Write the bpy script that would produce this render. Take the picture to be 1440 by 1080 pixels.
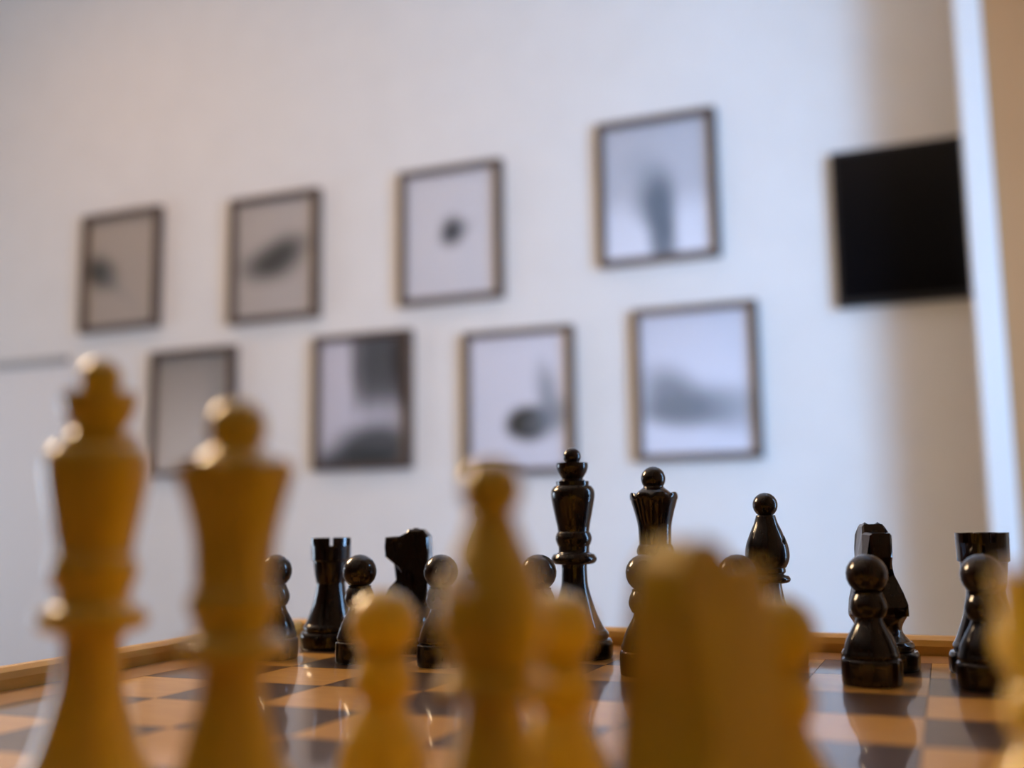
import bpy, bmesh, math, random
from mathutils import Vector, Matrix

random.seed(7)
for o in list(bpy.data.objects):
    bpy.data.objects.remove(o)
scene = bpy.context.scene
COL = scene.collection

# ------------------------------------------------------------------ scale
S = 0.043            # side of one chess square in metres
Z0 = 0.78            # height of the playing surface above the floor
MM = 0.001
CAM = Vector((7.2384 * S, -3.2410 * S, Z0 + 1.4302 * S))
WALL_Y = CAM.y + 60 * S          # picture wall
X_LEFT, X_RIGHT, Y_REAR, Z_CEIL = -4.2, 1.42, -4.0, 2.75

# ------------------------------------------------------------------ camera
FW = Vector((-0.37608102, 0.91756036, 0.12901958))
RT = Vector((0.92452108, 0.38087966, -0.01383701))
UP = Vector((0.06183723, -0.11407749, 0.99154550))
cam_data = bpy.data.cameras.new('camera')
cam = bpy.data.objects.new('camera', cam_data)
COL.objects.link(cam)
m = Matrix((RT, UP, -FW)).transposed().to_4x4()
m.translation = CAM
cam.matrix_world = m
cam_data.sensor_fit = 'HORIZONTAL'
cam_data.sensor_width = 36.0
cam_data.lens = 1478.55 / 1440 * 36.0
cam_data.clip_start = 0.01
cam_data.clip_end = 50
cam_data.dof.use_dof = True
cam_data.dof.focus_distance = 0.440
cam_data.dof.aperture_fstop = 4.6
scene.camera = cam

# ------------------------------------------------------------------ world, daylight, added cool fill, exposure
world = bpy.data.worlds.new('world')
scene.world = world
world.use_nodes = True
world.node_tree.nodes['Background'].inputs[0].default_value = (0.62, 0.76, 1.0, 1)
world.node_tree.nodes['Background'].inputs[1].default_value = 0.6

WIN_Y0, WIN_Y1, WIN_Z0, WIN_Z1 = CAM.y - 0.45, CAM.y + 1.25, 0.50, 1.90
day = bpy.data.lights.new('daylight', 'AREA')
day.shape = 'RECTANGLE'
day.size = WIN_Y1 - WIN_Y0
day.size_y = WIN_Z1 - WIN_Z0
day.energy = 186
day.color = (0.32, 0.585, 1.0)
day_o = bpy.data.objects.new('daylight', day)
COL.objects.link(day_o)
day_o.location = (X_RIGHT + 0.16, (WIN_Y0 + WIN_Y1) / 2, (WIN_Z0 + WIN_Z1) / 2)
day_o.rotation_euler = (math.radians(90), 0, math.radians(90))

FILL_WIN_Y0, FILL_WIN_Y1, FILL_WIN_Z0, FILL_WIN_Z1 = 0.5, 2.0, 0.35, 1.55
fill_left = bpy.data.lights.new('cool_fill_left', 'AREA')  # fill light added to lift the lower left of the picture wall
fill_left.shape = 'RECTANGLE'
fill_left.size = FILL_WIN_Y1 - FILL_WIN_Y0
fill_left.size_y = FILL_WIN_Z1 - FILL_WIN_Z0
fill_left.energy = 32
fill_left.color = (0.68, 0.82, 1.0)
fill_left_o = bpy.data.objects.new('cool_fill_left', fill_left)
COL.objects.link(fill_left_o)
fill_left_o.location = (X_LEFT - 0.16, (FILL_WIN_Y0 + FILL_WIN_Y1) / 2, (FILL_WIN_Z0 + FILL_WIN_Z1) / 2)
fill_left_o.rotation_euler = (math.radians(90), 0, math.radians(-90))

LAMP_POS = Vector((-0.86, 0.50, 1.45))
LAMP_STRENGTH = 36.0

vs = scene.view_settings
scene.display_settings.display_device = 'sRGB'
vs.view_transform = 'Standard'
vs.look = 'None'
vs.gamma = 1.0
vs.use_curve_mapping = False
vs.exposure = -0.10

# ------------------------------------------------------------------ materials
def mat(name, color, rough=0.5, coat=0.0, coat_rough=0.05, spec=0.5, metallic=0.0):
    mt = bpy.data.materials.new(name)
    mt.use_nodes = True
    b = mt.node_tree.nodes['Principled BSDF']
    b.inputs['Base Color'].default_value = (*color, 1)
    b.inputs['Roughness'].default_value = rough
    b.inputs['Coat Weight'].default_value = coat
    b.inputs['Coat Roughness'].default_value = coat_rough
    b.inputs['Coat IOR'].default_value = 1.56
    b.inputs['Specular IOR Level'].default_value = spec
    b.inputs['Metallic'].default_value = metallic
    return mt

def add_grain(mt, c1, c2, scale=(1, 1, 1), noise=6.0, detail=4, bump=0.0):
    nt = mt.node_tree
    b = nt.nodes['Principled BSDF']
    tc = nt.nodes.new('ShaderNodeTexCoord')
    mp = nt.nodes.new('ShaderNodeMapping')
    mp.inputs['Scale'].default_value = scale
    nz = nt.nodes.new('ShaderNodeTexNoise')
    nz.inputs['Scale'].default_value = noise
    nz.inputs['Detail'].default_value = detail
    rp = nt.nodes.new('ShaderNodeValToRGB')
    rp.color_ramp.elements[0].position = 0.3
    rp.color_ramp.elements[0].color = (*c1, 1)
    rp.color_ramp.elements[1].position = 0.7
    rp.color_ramp.elements[1].color = (*c2, 1)
    nt.links.new(tc.outputs['Object'], mp.inputs['Vector'])
    nt.links.new(mp.outputs['Vector'], nz.inputs['Vector'])
    nt.links.new(nz.outputs['Fac'], rp.inputs['Fac'])
    nt.links.new(rp.outputs['Color'], b.inputs['Base Color'])
    if bump:
        bp = nt.nodes.new('ShaderNodeBump')
        bp.inputs['Strength'].default_value = bump
        bp.inputs['Distance'].default_value = 0.001
        nt.links.new(nz.outputs['Fac'], bp.inputs['Height'])
        nt.links.new(bp.outputs['Normal'], b.inputs['Normal'])
    return mt

M = {}
M['wall'] = add_grain(mat('wall_paint', (0.8, 0.78, 0.76), 0.85), (0.79, 0.77, 0.75), (0.82, 0.80, 0.78), noise=9, bump=0.05)
M['brownwall'] = mat('dark_umber_paint', (0.23, 0.165, 0.105), 0.8)
M['tan'] = add_grain(mat('tan_paint', (0.6, 0.4, 0.22), 0.7), (0.46, 0.235, 0.092), (0.51, 0.265, 0.108), noise=3)
M['trim'] = mat('white_trim', (0.86, 0.86, 0.86), 0.35)
M['floor'] = add_grain(mat('floor_wood', (0.35, 0.22, 0.12), 0.45), (0.10, 0.06, 0.03), (0.16, 0.10, 0.055), (2, 14, 2), 3)
M['ceiling'] = mat('ceiling_paint', (0.82, 0.81, 0.79), 0.9)
M['table'] = add_grain(mat('table_wood', (0.2, 0.11, 0.05), 0.4), (0.16, 0.08, 0.035), (0.25, 0.14, 0.07), (3, 30, 3), 3)
M['rail'] = add_grain(mat('rail_wood', (0.42, 0.2, 0.05), 0.4, 0.2, 0.15, 0.3), (0.60, 0.32, 0.06), (0.75, 0.42, 0.09), (6, 6, 40), 4)
M['border'] = add_grain(mat('border_wood', (0.4, 0.2, 0.06), 0.35, 0.6, 0.07), (0.34, 0.16, 0.045), (0.46, 0.24, 0.08), (20, 20, 20), 3)
M['sq_light'] = add_grain(mat('light_square_wood', (0.7, 0.42, 0.15), 0.35, 0.7, 0.06), (0.68, 0.34, 0.07), (0.80, 0.43, 0.10), (20, 90, 20), 3)
M['sq_dark'] = add_grain(mat('dark_square_wood', (0.10, 0.055, 0.03), 0.35, 0.7, 0.06), (0.075, 0.038, 0.02), (0.13, 0.07, 0.04), (20, 90, 20), 3)
M['groove'] = mat('groove_shadow_wood', (0.07, 0.035, 0.015), 0.6)
M['dark'] = add_grain(mat('dark_piece_wood', (0.02, 0.007, 0.004), 0.3, 0.9, 0.05, 0.12), (0.006, 0.0018, 0.001), (0.015, 0.0045, 0.002), (60, 60, 12), 5)
M['pale'] = add_grain(mat('pale_piece_wood', (0.6, 0.3, 0.05), 0.3, 0.8, 0.10), (0.76, 0.50, 0.022), (0.86, 0.585, 0.034), (60, 60, 12), 5)
M['frame'] = add_grain(mat('frame_wood', (0.09, 0.06, 0.05), 0.4), (0.075, 0.05, 0.04), (0.11, 0.075, 0.06), (20, 20, 20), 4)
M['black'] = mat('black_plastic', (0.006, 0.006, 0.007), 0.35)
M['screen'] = mat('black_screen_glass', (0.003, 0.003, 0.004), 0.12, spec=0.4)
M['panel'] = mat('white_board_face', (0.82, 0.79, 0.78), 0.6)
M['greyrail'] = mat('grey_aluminium', (0.38, 0.36, 0.35), 0.4, metallic=0.3)
M['metal'] = mat('lamp_metal', (0.25, 0.22, 0.18), 0.3, metallic=0.9)

def emit(name, color, strength):
    mt = bpy.data.materials.new(name)
    mt.use_nodes = True
    nt = mt.node_tree
    nt.nodes.clear()
    e = nt.nodes.new('ShaderNodeEmission')
    e.inputs[0].default_value = (*color, 1)
    e.inputs[1].default_value = strength
    o = nt.nodes.new('ShaderNodeOutputMaterial')
    nt.links.new(e.outputs[0], o.inputs[0])
    return mt
M['globe'] = emit('lit_paper_globe', (1.0, 0.70, 0.42), LAMP_STRENGTH)

def glass_mat():
    mt = bpy.data.materials.new('thin_clear_glass')
    mt.use_nodes = True
    nt = mt.node_tree
    nt.nodes.clear()
    t = nt.nodes.new('ShaderNodeBsdfTransparent')
    g = nt.nodes.new('ShaderNodeBsdfGlossy')
    g.inputs['Roughness'].default_value = 0.45
    f = nt.nodes.new('ShaderNodeFresnel')
    f.inputs['IOR'].default_value = 1.12
    mx = nt.nodes.new('ShaderNodeMixShader')
    o = nt.nodes.new('ShaderNodeOutputMaterial')
    nt.links.new(f.outputs[0], mx.inputs[0])
    nt.links.new(t.outputs[0], mx.inputs[1])
    nt.links.new(g.outputs[0], mx.inputs[2])
    nt.links.new(mx.outputs[0], o.inputs[0])
    return mt
M['glass'] = glass_mat()

def print_mat(name, paper, blobs, ramp=None):
    """Flat printed picture: soft ellipses over paper. blobs: (cx, cy, rx, ry, rot_deg, grey, strength, softness);
    coordinates run -1..1 across the width and height of the sheet."""
    mt = bpy.data.materials.new(name)
    mt.use_nodes = True
    nt = mt.node_tree
    b = nt.nodes['Principled BSDF']
    b.inputs['Roughness'].default_value = 0.5
    tc = nt.nodes.new('ShaderNodeTexCoord')
    nz = nt.nodes.new('ShaderNodeTexNoise')
    nz.inputs['Scale'].default_value = 5
    nz.inputs['Detail'].default_value = 5
    nt.links.new(tc.outputs['Object'], nz.inputs['Vector'])
    warp = nt.nodes.new('ShaderNodeVectorMath')
    warp.operation = 'MULTIPLY_ADD'
    nt.links.new(nz.outputs['Color'], warp.inputs[0])
    warp.inputs[1].default_value = (0.16, 0.16, 0)
    add0 = nt.nodes.new('ShaderNodeVectorMath')
    add0.operation = 'SUBTRACT'
    add0.inputs[1].default_value = (0.08, 0.08, 0)
    nt.links.new(tc.outputs['Generated'], warp.inputs[2])
    nt.links.new(warp.outputs[0], add0.inputs[0])
    # Generated runs 0..1 over x and z of the sheet
    rgb = nt.nodes.new('ShaderNodeRGB')
    rgb.outputs[0].default_value = (*paper, 1)
    cur = rgb.outputs[0]
    if ramp:
        sep = nt.nodes.new('ShaderNodeSeparateXYZ')
        nt.links.new(tc.outputs['Generated'], sep.inputs[0])
        rp = nt.nodes.new('ShaderNodeValToRGB')
        els = rp.color_ramp.elements
        for i, (p, g) in enumerate(ramp):
            e = els[i] if i < 2 else els.new(p)
            e.position = p
            e.color = (g * paper[0], g * paper[1], g * paper[2], 1)
        nt.links.new(sep.outputs['Z'], rp.inputs['Fac'])
        cur = rp.outputs['Color']
    for cx, cy, rx, ry, rot, grey, st, soft in blobs:
        mp = nt.nodes.new('ShaderNodeMapping')
        mp.vector_type = 'TEXTURE'
        mp.inputs['Location'].default_value = (cx / 2 + 0.5, 0.5, cy / 2 + 0.5)
        mp.inputs['Rotation'].default_value = (0, math.radians(rot), 0)
        mp.inputs['Scale'].default_value = (rx / 2, 1000, ry / 2)
        nt.links.new(add0.outputs[0], mp.inputs['Vector'])
        ln = nt.nodes.new('ShaderNodeVectorMath')
        ln.operation = 'LENGTH'
        nt.links.new(mp.outputs[0], ln.inputs[0])
        mr = nt.nodes.new('ShaderNodeMapRange')
        mr.inputs['From Min'].default_value = 1 + soft
        mr.inputs['From Max'].default_value = 1 - soft
        mr.inputs['To Min'].default_value = 0
        mr.inputs['To Max'].default_value = st
        nt.links.new(ln.outputs['Value'], mr.inputs['Value'])
        mx = nt.nodes.new('ShaderNodeMix')
        mx.data_type = 'RGBA'
        nt.links.new(mr.outputs[0], mx.inputs[0])
        nt.links.new(cur, mx.inputs[6])
        mx.inputs[7].default_value = (*grey, 1)
        cur = mx.outputs[2]
    nt.links.new(cur, b.inputs['Base Color'])
    return mt

# ------------------------------------------------------------------ object helpers
def link(name, mesh, material, parent=None, loc=None, rot=None):
    o = bpy.data.objects.new(name, mesh)
    COL.objects.link(o)
    if parent:
        o.parent = parent
    if loc is not None:
        o.location = loc
    if rot is not None:
        o.rotation_euler = rot
    if material is not None:
        if not mesh.materials:
            mesh.materials.append(material)
        o.material_slots[0].link = 'OBJECT'
        o.material_slots[0].material = material
    return o

def tag(o, label=None, cat=None, group=None, kind=None):
    if label: o['label'] = label
    if cat: o['category'] = cat
    if group: o['group'] = group
    if kind: o['kind'] = kind
    return o

def thing(name, label, cat, loc=(0, 0, 0), rz=0.0, group=None):
    o = bpy.data.objects.new(name, None)
    o.empty_display_size = 0.02
    COL.objects.link(o)
    o.location = loc
    o.rotation_euler = (0, 0, rz)
    return tag(o, label, cat, group)

def bm_mesh(bm, name, smooth=False):
    bmesh.ops.recalc_face_normals(bm, faces=bm.faces)
    me = bpy.data.meshes.new(name)
    bm.to_mesh(me)
    bm.free()
    if smooth:
        for p in me.polygons:
            p.use_smooth = True
    return me

def add_box(bm, lo, hi):
    vs_ = [bm.verts.new((x, y, z)) for x in (lo[0], hi[0]) for y in (lo[1], hi[1]) for z in (lo[2], hi[2])]
    for f in ((0, 1, 3, 2), (4, 6, 7, 5), (0, 4, 5, 1), (2, 3, 7, 6), (0, 2, 6, 4), (1, 5, 7, 3)):
        bm.faces.new([vs_[i] for i in f])
    return vs_

def box_mesh(name, *boxes, bevel=0.0):
    bm = bmesh.new()
    for lo, hi in boxes:
        add_box(bm, lo, hi)
    if bevel:
        bmesh.ops.bevel(bm, geom=list(bm.edges), offset=bevel, segments=2, affect='EDGES', profile=0.5)
    return bm_mesh(bm, name)

def spline(pts, sub=4):
    """Catmull-Rom through profile points; a third value 1 marks a sharp corner."""
    segs, cur = [], []
    for p in pts:
        cur.append(p[:2])
        if len(p) > 2 and len(cur) > 1:
            segs.append(cur)
            cur = [p[:2]]
    if len(cur) > 1:
        segs.append(cur)
    out = []
    for sg in segs:
        n = len(sg)
        res = []
        for i in range(n - 1):
            p0 = sg[max(i - 1, 0)]; p1 = sg[i]; p2 = sg[i + 1]; p3 = sg[min(i + 2, n - 1)]
            k = 1 if n == 2 else sub
            for j in range(k):
                t = j / k
                res.append(tuple(0.5 * (2 * p1[a] + (p2[a] - p0[a]) * t + (2 * p0[a] - 5 * p1[a] + 4 * p2[a] - p3[a]) * t * t
                                        + (3 * p1[a] - p0[a] - 3 * p2[a] + p3[a]) * t ** 3) for a in (0, 1)))
        res.append(sg[-1])
        out.append(res)
    return out

def lathe(bm, pts, seg=40, sub=4, warp=None):
    for run in spline(pts, sub):
        rings = []
        for r, z in run:
            if r < 1e-4:
                rings.append([bm.verts.new((0, 0, z * MM))])
            else:
                ring = []
                for i in range(seg):
                    a = 2 * math.pi * i / seg
                    rr, zz = (r, z) if warp is None else warp(r, z, a)
                    ring.append(bm.verts.new((rr * MM * math.cos(a), rr * MM * math.sin(a), zz * MM)))
                rings.append(ring)
        for a, b in zip(rings, rings[1:]):
            for i in range(seg):
                j = (i + 1) % seg
                if len(a) == 1 and len(b) == 1:
                    continue
                if len(a) == 1:
                    bm.faces.new((a[0], b[j], b[i]))
                elif len(b) == 1:
                    bm.faces.new((a[i], a[j], b[0]))
                else:
                    bm.faces.new((a[i], a[j], b[j], b[i]))

def ball(r, zc, z_from=None, n=9):
    """profile of a sphere from height z_from up to its top"""
    a0 = -math.pi / 2 if z_from is None else math.asin(max(-1, (z_from - zc) / r))
    out = []
    for i in range(n + 1):
        a = a0 + (math.pi / 2 - a0) * i / n
        out.append((max(r * math.cos(a), 0), zc + r * math.sin(a)))
    out[-1] = (0, zc + r)
    return out

def lathe_mesh(name, pts, seg=40, sub=4, warp=None):
    bm = bmesh.new()
    lathe(bm, pts, seg, sub, warp)
    return bm_mesh(bm, name, True)

# ------------------------------------------------------------------ room shell
T = 0.12
tag(link('floor', box_mesh('floor', ((X_LEFT - T, Y_REAR - T, -0.1), (X_RIGHT + T, WALL_Y + T, 0))), M['floor']), 'brown wooden floor of the room', None, None, 'structure')
tag(link('ceiling', box_mesh('ceiling', ((X_LEFT - T, Y_REAR - T, Z_CEIL), (X_RIGHT + T, WALL_Y + T, Z_CEIL + 0.1))), M['ceiling']), 'plain white ceiling of the room', None, None, 'structure')
tag(link('wall_back', box_mesh('wall_back', ((X_LEFT, WALL_Y, 0), (X_RIGHT, WALL_Y + T, Z_CEIL))), M['wall']), 'white painted wall behind the framed pictures', None, None, 'structure')
xl0, xl1 = X_LEFT - T, X_LEFT
tag(link('wall_left', box_mesh('wall_left',
    ((xl0, Y_REAR, 0), (xl1, FILL_WIN_Y0, Z_CEIL)), ((xl0, FILL_WIN_Y1, 0), (xl1, WALL_Y + T, Z_CEIL)),
    ((xl0, FILL_WIN_Y0, 0), (xl1, FILL_WIN_Y1, FILL_WIN_Z0)), ((xl0, FILL_WIN_Y0, FILL_WIN_Z1), (xl1, FILL_WIN_Y1, Z_CEIL))), M['brownwall']), 'light umber painted side wall', None, None, 'structure')
tag(link('wall_rear', box_mesh('wall_rear', ((X_LEFT - T, Y_REAR - T, 0), (X_RIGHT + T, Y_REAR, Z_CEIL))), M['brownwall']), 'light umber painted rear wall', None, None, 'structure')
xr0, xr1 = X_RIGHT, X_RIGHT + T
tag(link('wall_right', box_mesh('wall_right',
    ((xr0, Y_REAR, 0), (xr1, WIN_Y0, Z_CEIL)), ((xr0, WIN_Y1, 0), (xr1, WALL_Y + T, Z_CEIL)),
    ((xr0, WIN_Y0, 0), (xr1, WIN_Y1, WIN_Z0)), ((xr0, WIN_Y0, WIN_Z1), (xr1, WIN_Y1, Z_CEIL))), M['wall']), 'white side wall with the window', None, None, 'structure')
tag(link('wall_light_block', box_mesh('wall_light_block', ((0.80, Y_REAR, 0), (0.90, 0.62, Z_CEIL))), M['brownwall']), 'added light umber wall stub keeping window daylight off the pieces', None, None, 'structure')  # unseen stub added to block the window daylight from the chess pieces
def window(name, label, x, y0, y1, z0, z1):
    w = tag(thing(name, label, None, (x, (y0 + y1) / 2, z0)), None, None, None, 'structure')
    wy, wz = (y1 - y0) / 2, z1 - z0
    link('window_frame', box_mesh('window_frame', ((0.03, -wy, 0), (0.08, -wy + 0.05, wz)), ((0.03, wy - 0.05, 0), (0.08, wy, wz)),
         ((0.03, -wy + 0.05, 0), (0.08, wy - 0.05, 0.05)), ((0.03, -wy + 0.05, wz - 0.05), (0.08, wy - 0.05, wz)),
         ((0.03, -0.02, 0.05), (0.08, 0.02, wz - 0.05))), M['trim'], w)
    link('pane', box_mesh('pane', ((0.053, -wy + 0.05, 0.05), (0.057, -0.02, wz - 0.05))), M['glass'], w)
    link('pane', box_mesh('pane', ((0.053, 0.02, 0.05), (0.057, wy - 0.05, wz - 0.05))), M['glass'], w)
window('window_1', 'white framed window in the alcove wall', xr0, WIN_Y0, WIN_Y1, WIN_Z0, WIN_Z1)
window('fill_window', 'added white framed window in the far side wall, for cool fill', xl0, FILL_WIN_Y0, FILL_WIN_Y1, FILL_WIN_Z0, FILL_WIN_Z1)  # unseen window added as the opening for the cool fill light

# projecting tan wall with a white casing at its edge, in front of the picture wall
PY = CAM.y + 2.31
tag(link('wall_recess', box_mesh('wall_recess', ((0.4386, PY, 0), (X_RIGHT, PY + 0.10, Z_CEIL))), M['tan']), 'tan painted wall projecting beside the black screen', None, None, 'structure')
tag(link('trim_1', box_mesh('trim_1', ((0.3873, PY - 0.012, 0), (0.4386, PY + 0.11, Z_CEIL)), bevel=0.004), M['trim']), 'bright white vertical casing at the edge of the tan wall', None, None, 'structure')
tag(link('baseboard_back', box_mesh('baseboard_back', ((X_LEFT, WALL_Y - 0.015, 0), (X_RIGHT, WALL_Y, 0.08))), M['trim']), 'white baseboard under the picture wall', None, None, 'structure')

# ------------------------------------------------------------------ table
tx0, tx1, ty0, ty1 = -0.14, 0.50, -0.34, 0.47
TZ = 0.75
tb = thing('wooden_table', 'dark brown wooden table carrying the chessboard', 'table', ((tx0 + tx1) / 2, (ty0 + ty1) / 2, 0))
hx, hy = (tx1 - tx0) / 2, (ty1 - ty0) / 2
link('table_top', box_mesh('table_top', ((-hx, -hy, TZ - 0.025), (hx, hy, TZ)), bevel=0.003), M['table'], tb)
link('apron', box_mesh('apron', ((-hx + 0.04, -hy + 0.04, TZ - 0.1), (hx - 0.04, -hy + 0.06, TZ - 0.025)), ((-hx + 0.04, hy - 0.06, TZ - 0.1), (hx - 0.04, hy - 0.04, TZ - 0.025)),
     ((-hx + 0.04, -hy + 0.06, TZ - 0.1), (-hx + 0.06, hy - 0.06, TZ - 0.025)), ((hx - 0.06, -hy + 0.06, TZ - 0.1), (hx - 0.04, hy - 0.06, TZ - 0.025))), M['table'], tb)
leg_me = box_mesh('leg', ((-0.022, -0.022, 0), (0.022, 0.022, TZ - 0.025)), bevel=0.003)
for sx in (-1, 1):
    for sy in (-1, 1):
        link('leg', leg_me, M['table'], tb, (sx * (hx - 0.035), sy * (hy - 0.035), 0))

# ------------------------------------------------------------------ chessboard
BC = Vector((4 * S, 4 * S, TZ))
board = thing('chessboard', 'varnished wooden chessboard with raised brown rails on the table', 'chessboard', BC)
BT = Z0 - TZ
inner, outer = 4.60 * S, 4.90 * S
link('base_panel', box_mesh('base_panel', ((-outer + 0.002, -outer + 0.002, 0), (outer - 0.002, outer - 0.002, BT - 0.004))), M['groove'], board)
# flat border strips round the squares
b0, b1 = 4.005 * S, 4.575 * S
for k in range(4):
    bm = bmesh.new()
    # mitred strip along +Y side, rotated for the others
    v = [bm.verts.new(p) for p in ((-b0, b0, BT - 0.0042), (b0, b0, BT - 0.0042), (b1, b1, BT - 0.0042), (-b1, b1, BT - 0.0042))]
    f = bm.faces.new(v)
    r = bmesh.ops.extrude_face_region(bm, geom=[f])
    bmesh.ops.translate(bm, vec=(0, 0, 0.0042), verts=[e for e in r['geom'] if isinstance(e, bmesh.types.BMVert)])
    link('border_strip', bm_mesh(bm, 'border_strip'), M['border'], board, (0, 0, 0), (0, 0, k * math.pi / 2))
# raised rails, mitred, rounded profile (distance from centre, height)
lip = 0.186 * S
prof = [(outer, 0.0), (outer, BT + lip * 0.55), (outer - 0.0015, BT + lip * 0.86), (outer - 0.004, BT + lip),
        (inner + 0.0042, BT + lip), (inner + 0.0012, BT + lip * 0.82), (inner, BT + lip * 0.5), (inner, BT - 0.004), (inner + 0.001, 0.0)]
for k in range(4):
    bm = bmesh.new()
    L = [bm.verts.new((-d_, d_, z)) for d_, z in prof]
    R = [bm.verts.new((d_, d_, z)) for d_, z in prof]
    n = len(prof)
    for i in range(n):
        j = (i + 1) % n
        bm.faces.new((L[i], L[j], R[j], R[i]))
    bm.faces.new(L)
    bm.faces.new(R[::-1])
    link('rail', bm_mesh(bm, 'rail'), M['rail'], board, (0, 0, 0), (0, 0, k * math.pi / 2))
g = 0.00012
sq_me = box_mesh('square', ((-S / 2 + g, -S / 2 + g, BT - 0.0041), (S / 2 - g, S / 2 - g, BT)))
sq_me.materials.append(M['sq_light'])
for i in range(8):
    for j in range(8):
        link('square', sq_me, M['sq_light'] if (i + j) % 2 == 0 else M['sq_dark'], board, ((i - 3.5) * S, (j - 3.5) * S, 0))

# ------------------------------------------------------------------ chess pieces
def base_prof(R, h=12.0):
    k = h / 12.0
    return [(0, 0), (R - 0.5, 0, 1), (R, 0.9 * k), (R + 0.1, 3.5 * k), (R, 6.4 * k), (R - 0.8, 8.0 * k, 1), (R - 2.1, 8.4 * k, 1),
            (R - 1.7, 9.4 * k), (R - 1.8, 10.6 * k), (R - 2.7, 12.0 * k, 1)]

PARTS = {}
# pawn
PARTS['pawn'] = [
    ('base', lathe_mesh('pawn_base', [(0, 0), (10.3, 0, 1), (10.7, 0.8), (10.8, 4), (10.7, 8.2), (10.2, 9.2, 1), (9.6, 9.4, 1), (10.1, 10.6), (9.6, 12.2, 1)])),
    ('stem', lathe_mesh('pawn_stem', [(9.6, 12.1), (9.0, 14.5), (8.0, 17), (6.5, 19.8), (5.2, 22.2), (4.7, 24.0, 1), (5.5, 24.6), (6.7, 27.6), (6.2, 30.4), (5.2, 32.6, 1), (5.2, 33.4)])),
    ('head', lathe_mesh('pawn_head', ball(7.6, 39.8, 33.0), sub=1)),
]
# rook
def battlement():
    bm = bmesh.new()
    lathe(bm, [(8.8, 42.0, 1), (8.8, 42.6, 1), (9.7, 43.2, 1), (9.9, 50.4, 1), (0, 50.4)], 40, 1)
    nm, gap, seg = 6, 0.24, 6
    for q in range(nm):
        a0 = 2 * math.pi * q / nm + gap / 2 + 0.35
        a1 = 2 * math.pi * (q + 1) / nm - gap / 2 + 0.35
        cols = []
        for s in range(seg + 1):
            a = a0 + (a1 - a0) * s / seg
            c, sn = math.cos(a), math.sin(a)
            cols.append([bm.verts.new((r * MM * c, r * MM * sn, z * MM)) for r, z in ((6.4, 50.2), (9.9, 50.2), (10.0, 54.3), (6.4, 54.3))])
        for a, b in zip(cols, cols[1:]):
            for i in range(4):
                j = (i + 1) % 4
                bm.faces.new((a[i], a[j], b[j], b[i]))
        bm.faces.new(cols[0])
        bm.faces.new(cols[-1][::-1])
    return bm_mesh(bm, 'rook_battlement')
PARTS['rook'] = [
    ('base', lathe_mesh('rook_base', base_prof(15.2))),
    ('stem', lathe_mesh('rook_stem', [(12.5, 12), (11.3, 15), (9.2, 21), (7.6, 28), (7.1, 31.8, 1), (7.5, 33), (8.3, 37.5), (8.8, 42.2)])),
    ('battlement', battlement()),
]
# knight
def horse():
    # outline (x forward, z up) in mm with half thickness per point
    P = [(10.8, 21.5, 9.6), (11.4, 25, 9.4), (9.6, 29.5, 8.4), (5.6, 34.2, 7.4), (3.4, 37.2, 6.6), (5.6, 40.0, 5.6), (9.0, 42.6, 4.6), (12.0, 45.0, 4.2),
         (12.4, 50.0, 4.2), (12.0, 54.4, 4.3), (7.0, 54.8, 4.8), (2.6, 54.9, 5.2), (0.4, 58.1, 4.6), (-6.6, 58.1, 4.6), (-9.4, 54.6, 5.4), (-10.0, 49.0, 5.8),
         (-9.6, 43.0, 6.0), (-8.6, 37.0, 6.7), (-8.8, 31.0, 8.1), (-9.8, 26.0, 9.2), (-10.6, 21.5, 9.6)]
    bm = bmesh.new()
    cx, cz = 0.0, 42.0
    rings = []
    for inset, ys in ((0.93, -1.0), (1.0, -0.8), (1.0, 0.8), (0.93, 1.0)):
        ring = []
        for x, z, t in P:
            ring.append(bm.verts.new(((cx + (x - cx) * inset) * MM, ys * t * MM, (cz + (z - cz) * (inset if z > 24 else 1.0)) * MM)))
        rings.append(ring)
    n = len(P)
    for a, b in zip(rings, rings[1:]):
        for i in range(n):
            j = (i + 1) % n
            bm.faces.new((a[i], a[j], b[j], b[i]))
    f1 = bm.faces.new(rings[0])
    f2 = bm.faces.new(rings[-1][::-1])
    bmesh.ops.triangulate(bm, faces=[f1, f2])
    return bm_mesh(bm, 'horse_head')
def ears():
    bm = bmesh.new()
    for s in (-1, 1):
        v = [bm.verts.new((x * MM, (s * 2.6 + y) * MM, z * MM)) for x, y, z in ((-5.5, -1.8, 57.4), (0.0, -1.8, 57.4), (0.0, 1.8, 57.4), (-5.5, 1.8, 57.4), (-2.6, 0, 58.9))]
        bm.faces.new(v[3::-1])
        for i in range(4):
            bm.faces.new((v[i], v[(i + 1) % 4], v[4]))
    return bm_mesh(bm, 'ears')
def eyes():
    bm = bmesh.new()
    for s in (-1, 1):
        mtx = Matrix.Translation((4.2 * MM, s * 5.0 * MM, 50.5 * MM)) @ Matrix.Diagonal((1, 0.5, 1, 1))
        bmesh.ops.create_uvsphere(bm, u_segments=10, v_segments=6, radius=1.1 * MM, matrix=mtx)
    return bm_mesh(bm, 'eyes', True)
PARTS['knight'] = [
    ('base', lathe_mesh('knight_base', base_prof(15.3, 11.0) + [(11.6, 11.6), (9.6, 14), (9.0, 16), (9.8, 18.4), (11.4, 21.0), (11.6, 22.4, 1), (0, 22.4)])),
    ('horse_head', horse()),
    ('ears', ears()),
    ('eyes', eyes()),
]
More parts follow.
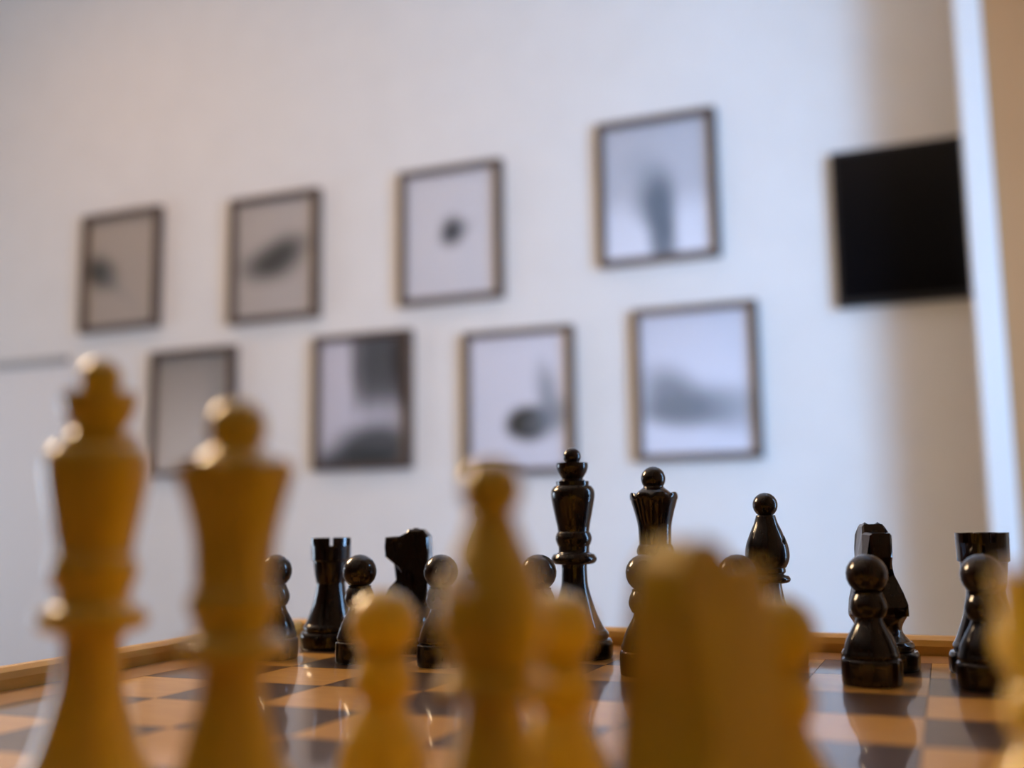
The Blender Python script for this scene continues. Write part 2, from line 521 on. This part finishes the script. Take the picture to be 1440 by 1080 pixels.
# bishop
def mitre():
    me = lathe_mesh('mitre', [(0, 40.0), (7.2, 40.0, 1), (7.9, 40.6), (9.0, 43.2), (9.3, 46), (8.7, 50), (6.8, 55), (5.0, 59), (4.0, 62.4, 1), (0, 62.4)], 48)
    o = bpy.data.objects.new('tmp_mitre', me)
    COL.objects.link(o)
    c = bpy.data.objects.new('tmp_cut', box_mesh('cut', ((-0.0003, -0.012, -0.0008), (0.014, 0.012, 0.0008))))
    COL.objects.link(c)
    c.location = (0.0036, 0, 0.0508)
    c.rotation_euler = (0, math.radians(-52), 0)
    bmm = bmesh.new(); bmm.from_mesh(me); bmesh.ops.remove_doubles(bmm, verts=bmm.verts, dist=1e-6)
    bmesh.ops.recalc_face_normals(bmm, faces=bmm.faces); bmm.to_mesh(me); bmm.free()
    md = o.modifiers.new('cut', 'BOOLEAN')
    md.object = c
    md.operation = 'DIFFERENCE'
    md.solver = 'EXACT'
    bpy.context.view_layer.update()
    dg = bpy.context.evaluated_depsgraph_get()
    out = bpy.data.meshes.new_from_object(o.evaluated_get(dg))
    out.name = 'mitre_cut'
    bpy.data.objects.remove(o)
    bpy.data.objects.remove(c)
    return out
PARTS['bishop'] = [
    ('base', lathe_mesh('bishop_base', base_prof(15.0))),
    ('stem', lathe_mesh('bishop_stem', [(12.3, 12), (11.2, 14.2), (8.4, 20), (6.4, 27), (5.4, 33.4, 1), (8.4, 34.0), (9.3, 35.4), (8.5, 36.8, 1), (6.4, 37.4, 1), (7.4, 38.4), (7.2, 40.2)])),
    ('mitre', mitre()),
    ('finial', lathe_mesh('bishop_finial', ball(5.3, 66.7, 62.2), sub=1)),
]
# queen
def coronet_warp(r, z, a):
    if r > 9.4 and z > 70.5:
        return r, z - 1.5 * max(0.0, math.cos(8 * a)) ** 2
    return r, z
PARTS['queen'] = [
    ('base', lathe_mesh('queen_base', base_prof(16.2))),
    ('stem', lathe_mesh('queen_stem', [(13.5, 12), (12.4, 13.6), (9.4, 19), (7.5, 24.6), (5.9, 31), (5.5, 36.6, 1), (9.2, 37.2), (10.5, 39.2), (9.3, 41.2, 1), (7.1, 41.8), (7.1, 44.2, 1), (7.7, 45.2), (8.3, 47.2), (7.7, 49.4, 1), (7.1, 50.2)])),
    ('coronet', lathe_mesh('queen_coronet', [(7.1, 50.0), (7.2, 53.5), (7.5, 58.8), (8.8, 64.5), (10.3, 69.6), (10.7, 72.0), (10.3, 73.2, 1), (9.5, 72.6, 1), (8.7, 71.6, 1), (8.0, 72.6), (6.3, 74.2), (4.7, 75.4), (4.4, 76.4)], 48, 4, coronet_warp)),
    ('finial', lathe_mesh('queen_finial', ball(5.5, 79.3, 75.8), sub=1)),
]
# king
PARTS['king'] = [
    ('base', lathe_mesh('king_base', base_prof(16.8))),
    ('stem', lathe_mesh('king_stem', [(14.1, 12), (12.9, 13.2), (9.9, 19.2), (7.9, 25.2), (6.2, 32), (5.8, 38.6), (5.9, 41.2, 1), (9.3, 41.8), (10.5, 43.9), (9.3, 46.0, 1), (7.2, 46.8), (7.2, 49.6, 1), (7.8, 50.8), (8.4, 53.2), (7.7, 55.6, 1), (7.2, 56.2)])),
    ('crown', lathe_mesh('king_crown', [(7.2, 56.0), (7.5, 58.6), (8.4, 63), (9.5, 68.5), (10.1, 72.6), (9.8, 75.2), (8.5, 77.0, 1), (7.5, 77.3, 1), (7.6, 79.2, 1), (6.6, 79.0, 1), (4.8, 80.4)])),
    ('finial', lathe_mesh('king_finial', [(4.7, 80.2), (5.4, 81.4), (6.6, 83.4), (7.3, 85.8), (7.2, 87.7, 1), (6.0, 87.2, 1), (3.6, 87.4, 1)] + [(p[0], p[1]) for p in ball(4.2, 90.6, 88.2)])),
]

def make_piece(kind, pale, u, v, rz, label, group):
    tone = 'pale' if pale else 'dark'
    t = thing('chess_' + kind, label, 'chess ' + kind, (u * S, v * S, Z0), rz, group)
    for nm, me in PARTS[kind]:
        link(nm, me, M['pale' if pale else 'dark'], t)
    return t

rnd = lambda: random.uniform(-3.1, 3.1)
mates = ["rook on the king's side", "knight on the king's side", "bishop on the king's side", 'king', 'queen', "bishop on the queen's side", "knight on the queen's side", "rook on the queen's side"]
# dark side (far rows)
for i, u in enumerate([0.439, 1.489, 2.438, 3.499, 4.561, 5.434, 6.549, 7.467]):
    make_piece('pawn', False, u, 6.5, rnd(), 'glossy dark brown pawn standing before the dark ' + mates[i], 'dark chess pawns')
make_piece('rook', False, 0.514, 7.5, -0.31, "dark brown rook on the king's end of the dark back row", 'dark chess rooks')
make_piece('knight', False, 1.568, 7.5, math.radians(196), 'dark brown knight in profile between dark rook and bishop beside the king', 'dark chess knights')
make_piece('bishop', False, 2.510, 7.5, math.radians(20), 'dark brown bishop next to the dark king', 'dark chess bishops')
make_piece('king', False, 3.523, 7.5, 0.3, 'tall dark brown king with knobbed crown beside the dark queen', None)
make_piece('queen', False, 4.413, 7.5, 0.15, 'dark brown queen with scalloped crown and round ball on top', None)
make_piece('bishop', False, 5.550, 7.5, math.radians(40), 'dark brown ball-topped bishop next to the dark queen, slot in its side', 'dark chess bishops')
make_piece('knight', False, 6.560, 7.5, math.radians(-72), 'dark brown knight seen end-on behind a pawn, beside the bishop near the queen', 'dark chess knights')
make_piece('rook', False, 7.510, 7.5, 0.55, "dark brown rook on the queen's end of the dark back row", 'dark chess rooks')
# pale side (near rows)
for i, u in ((2, 2.72), (3, 3.668), (4, 4.581), (5, 5.523), (6, 6.519), (7, 7.536)):
    make_piece('pawn', True, u, 1.5, rnd(), 'pale yellow wooden pawn standing before the pale ' + mates[i], 'pale chess pawns')
make_piece('king', True, 3.648, 0.5, 0.2, 'tall pale yellow wooden king with knobbed crown, tallest pale piece', None)
make_piece('queen', True, 4.420, 0.5, 0.4, 'pale yellow wooden queen with flared crown beside the pale king', None)
make_piece('bishop', True, 5.611, 0.5, math.radians(200), 'pale yellow wooden bishop with round ball top beside the pale queen', None)
make_piece('knight', True, 6.41, 0.5, math.radians(62), 'pale yellow wooden knight between the pale bishop and rook', None)
make_piece('rook', True, 7.590, 0.5, 0.3, 'pale yellow wooden rook at the end of the pale back row', None)

# ------------------------------------------------------------------ framed pictures on the wall
FWD, FHT, FD, FB = 0.312, 0.386, 0.030, 0.017
def frame_mesh():
    return box_mesh('frame_rails',
        ((-FWD / 2, -FD, -FHT / 2), (-FWD / 2 + FB, 0, FHT / 2)), ((FWD / 2 - FB, -FD, -FHT / 2), (FWD / 2, 0, FHT / 2)),
        ((-FWD / 2 + FB, -FD, -FHT / 2), (FWD / 2 - FB, 0, -FHT / 2 + FB)), ((-FWD / 2 + FB, -FD, FHT / 2 - FB), (FWD / 2 - FB, 0, FHT / 2)))
def rail_mesh(horizontal):
    if horizontal:
        return box_mesh('frame_rail', ((-FWD / 2 + FB, -FD, -FB / 2), (FWD / 2 - FB, 0, FB / 2)))
    return box_mesh('frame_rail', ((-FB / 2, -FD, -FHT / 2), (FB / 2, 0, FHT / 2)))
RH, RV = rail_mesh(True), rail_mesh(False)
iw, ih = FWD / 2 - FB, FHT / 2 - FB
PRINT_ME = box_mesh('print', ((-iw, -0.012, -ih), (iw, -0.009, ih)))
GLASS_ME = box_mesh('glass', ((-iw, -0.0225, -ih), (iw, -0.0205, ih)))
BACK_ME = box_mesh('backing', ((-iw, -0.009, -ih), (iw, -0.001, ih)))
paper = (0.66, 0.66, 0.70)
K = (0.035, 0.045, 0.05)
G = (0.16, 0.20, 0.25)
LG = (0.36, 0.40, 0.46)
def picture(x, z, label, blobs, pap=paper, ramp=None, tilt=0.0):
    t = thing('framed_picture', label, 'picture', (x, WALL_Y, Z0 + z), 0, 'framed prints on the picture wall')
    t.rotation_euler = (0, tilt, 0)
    link('frame_rail', RH, M['frame'], t, (0, 0, FHT / 2 - FB / 2))
    link('frame_rail', RH, M['frame'], t, (0, 0, -FHT / 2 + FB / 2))
    link('frame_rail', RV, M['frame'], t, (-FWD / 2 + FB / 2, 0, 0))
    link('frame_rail', RV, M['frame'], t, (FWD / 2 - FB / 2, 0, 0))
    link('backing', BACK_ME, M['panel'], t)
    me = PRINT_ME.copy()
    link('print', me, print_mat('print_ink', pap, blobs, ramp), t)
    link('glass', GLASS_ME, M['glass'], t)
    return t
# upper row
picture(-2.085, 0.871, 'brown framed print with a dark blot near its edge and a slanting stroke', [
    (-0.62, 0.02, 0.46, 0.26, 20, K, 0.9, 0.5), (-0.30, -0.14, 0.40, 0.10, 38, G, 0.5, 0.7), (0.25, -0.55, 0.75, 0.07, 40, LG, 0.35, 0.9)], (0.50, 0.49, 0.50))
picture(-1.500, 0.850, 'brown framed print with a wide dark bushy shape in the middle', [
    (0.22, 0.10, 0.52, 0.24, -8, K, 0.85, 0.6), (-0.16, -0.12, 0.60, 0.24, 0, K, 0.85, 0.6)], (0.52, 0.51, 0.52))
picture(-0.917, 0.853, 'brown framed print with one small dark flower-like spot in the centre', [
    (0.02, 0.05, 0.24, 0.21, 0, (0.015, 0.02, 0.03), 1.0, 0.5), (0.22, 0.06, 0.22, 0.10, -20, G, 0.4, 0.8)], (0.68, 0.68, 0.73))
picture(-0.329, 0.902, 'brown framed print of a grey upright column shape, highest frame on the wall', [
    (-0.28, 0.35, 0.32, 0.26, 10, LG, 0.55, 0.7), (-0.08, -0.05, 0.30, 0.36, 35, G, 0.75, 0.6), (0.06, -0.32, 0.27, 0.42, 0, (0.11, 0.15, 0.20), 0.9, 0.4), (0.08, -0.78, 0.22, 0.40, 0, (0.12, 0.16, 0.21), 0.9, 0.35)],
    (0.72, 0.74, 0.82), [(0.0, 1.1), (0.3, 1.0), (0.5, 0.74), (1.0, 0.72)])
# lower row
picture(-1.790, 0.402, 'brown framed plain grey print fading to pale at its foot', [
    (0.75, 0.1, 0.3, 0.9, 0, G, 0.35, 0.8)], (0.62, 0.62, 0.64), [(0.0, 1.2), (0.35, 1.0), (1.0, 0.52)])
picture(-1.196, 0.402, 'brown framed print of dark tree trunks above a dark mound', [
    (-0.12, 0.66, 0.17, 0.78, 0, (0.10, 0.10, 0.11), 0.85, 0.3), (0.18, 0.62, 0.20, 0.80, 0, K, 0.9, 0.3), (0.50, 0.62, 0.20, 0.80, 0, K, 0.9, 0.3), (0.86, 0.60, 0.24, 0.84, 0, (0.02, 0.02, 0.025), 0.95, 0.3), (0.25, -0.74, 0.90, 0.36, -5, K, 0.9, 0.4), (0.0, -0.98, 1.3, 0.22, 0, K, 0.85, 0.4)], (0.66, 0.66, 0.76))
picture(-0.721, 0.375, 'brown framed print of a dark round body with a raised grey neck', [
    (0.18, -0.34, 0.42, 0.26, 0, (0.012, 0.018, 0.02), 1.0, 0.25), (0.62, -0.28, 0.44, 0.22, -15, G, 0.75, 0.6), (0.56, 0.10, 0.18, 0.40, -12, G, 0.7, 0.6)], (0.72, 0.72, 0.80))
picture(-0.246, 0.397, 'brown framed print of a grey mountain ridge under pale sky', [
    (-0.45, -0.18, 0.55, 0.34, 25, G, 0.85, 0.5), (-0.30, -0.38, 0.75, 0.20, 0, G, 0.85, 0.5), (0.30, -0.36, 0.62, 0.26, 12, G, 0.75, 0.6), (0.75, -0.30, 0.4, 0.2, 0, LG, 0.6, 0.7)],
    (0.72, 0.74, 0.84), [(0.0, 1.0), (0.4, 1.0), (1.0, 0.84)])

# ------------------------------------------------------------------ wall screen behind the casing
tv = thing('wall_screen', 'black flat screen on the wall, partly hidden by the white casing', 'screen', (0.43, WALL_Y, Z0 + 0.739))
link('housing', box_mesh('housing', ((-0.33, -0.030, -0.19), (0.33, -0.006, 0.19)), bevel=0.003), M['black'], tv)
link('screen_glass', box_mesh('screen_glass', ((-0.318, -0.032, -0.172), (0.318, -0.030, 0.178))), M['screen'], tv)
link('wall_bracket', box_mesh('wall_bracket', ((-0.1, -0.006, -0.1), (0.1, 0, 0.1))), M['black'], tv)

# ------------------------------------------------------------------ white board panel at the far end of the wall
wb = thing('white_wall_board', 'white wall board with a grey top rail, mounted below the first picture', 'wall board', (-2.79, WALL_Y, Z0 + 0.6))
link('board_face', box_mesh('board_face', ((-0.49, -0.006, -1.25), (0.49, 0, -0.012)), bevel=0.002), M['panel'], wb)
link('top_rail', box_mesh('top_rail', ((-0.49, -0.016, -0.014), (0.49, 0, 0.012)), bevel=0.002), M['greyrail'], wb)

# ------------------------------------------------------------------ floor lamp beside the table
fl = thing('floor_lamp', 'tall metal floor lamp with a large glowing paper globe', 'lamp', (LAMP_POS.x, LAMP_POS.y, 0))
link('base', lathe_mesh('lamp_base', [(0, 0), (140, 0, 1), (140, 14), (128, 22, 1), (20, 26, 1), (14, 34)], 40, 3), M['metal'], fl)
link('pole', lathe_mesh('lamp_pole', [(12, 26), (12, LAMP_POS.z * 1000 - 210, 1), (50, LAMP_POS.z * 1000 - 202, 1), (54, LAMP_POS.z * 1000 - 180)], 20, 1), M['metal'], fl)
link('globe', lathe_mesh('lamp_globe', ball(190, LAMP_POS.z * 1000, None, 18), 32, 1), M['globe'], fl)

# ------------------------------------------------------------------ unseen ceiling light added to warm the upper left of the picture wall
cl = thing('ceiling_wash', 'added round ceiling light, unseen, washing the picture wall warm', 'ceiling light', (-2.1, 1.5, Z_CEIL))
link('housing', lathe_mesh('ceiling_wash_housing', [(0, 0), (165, 0, 1), (165, -35, 1), (145, -35)], 32, 1), M['trim'], cl)
link('diffuser', lathe_mesh('ceiling_wash_diffuser', [(145, -30), (140, -42), (100, -52), (0, -56)], 32, 3), emit('warm_wash_emission', (1.0, 0.54, 0.22), 25.0), cl)
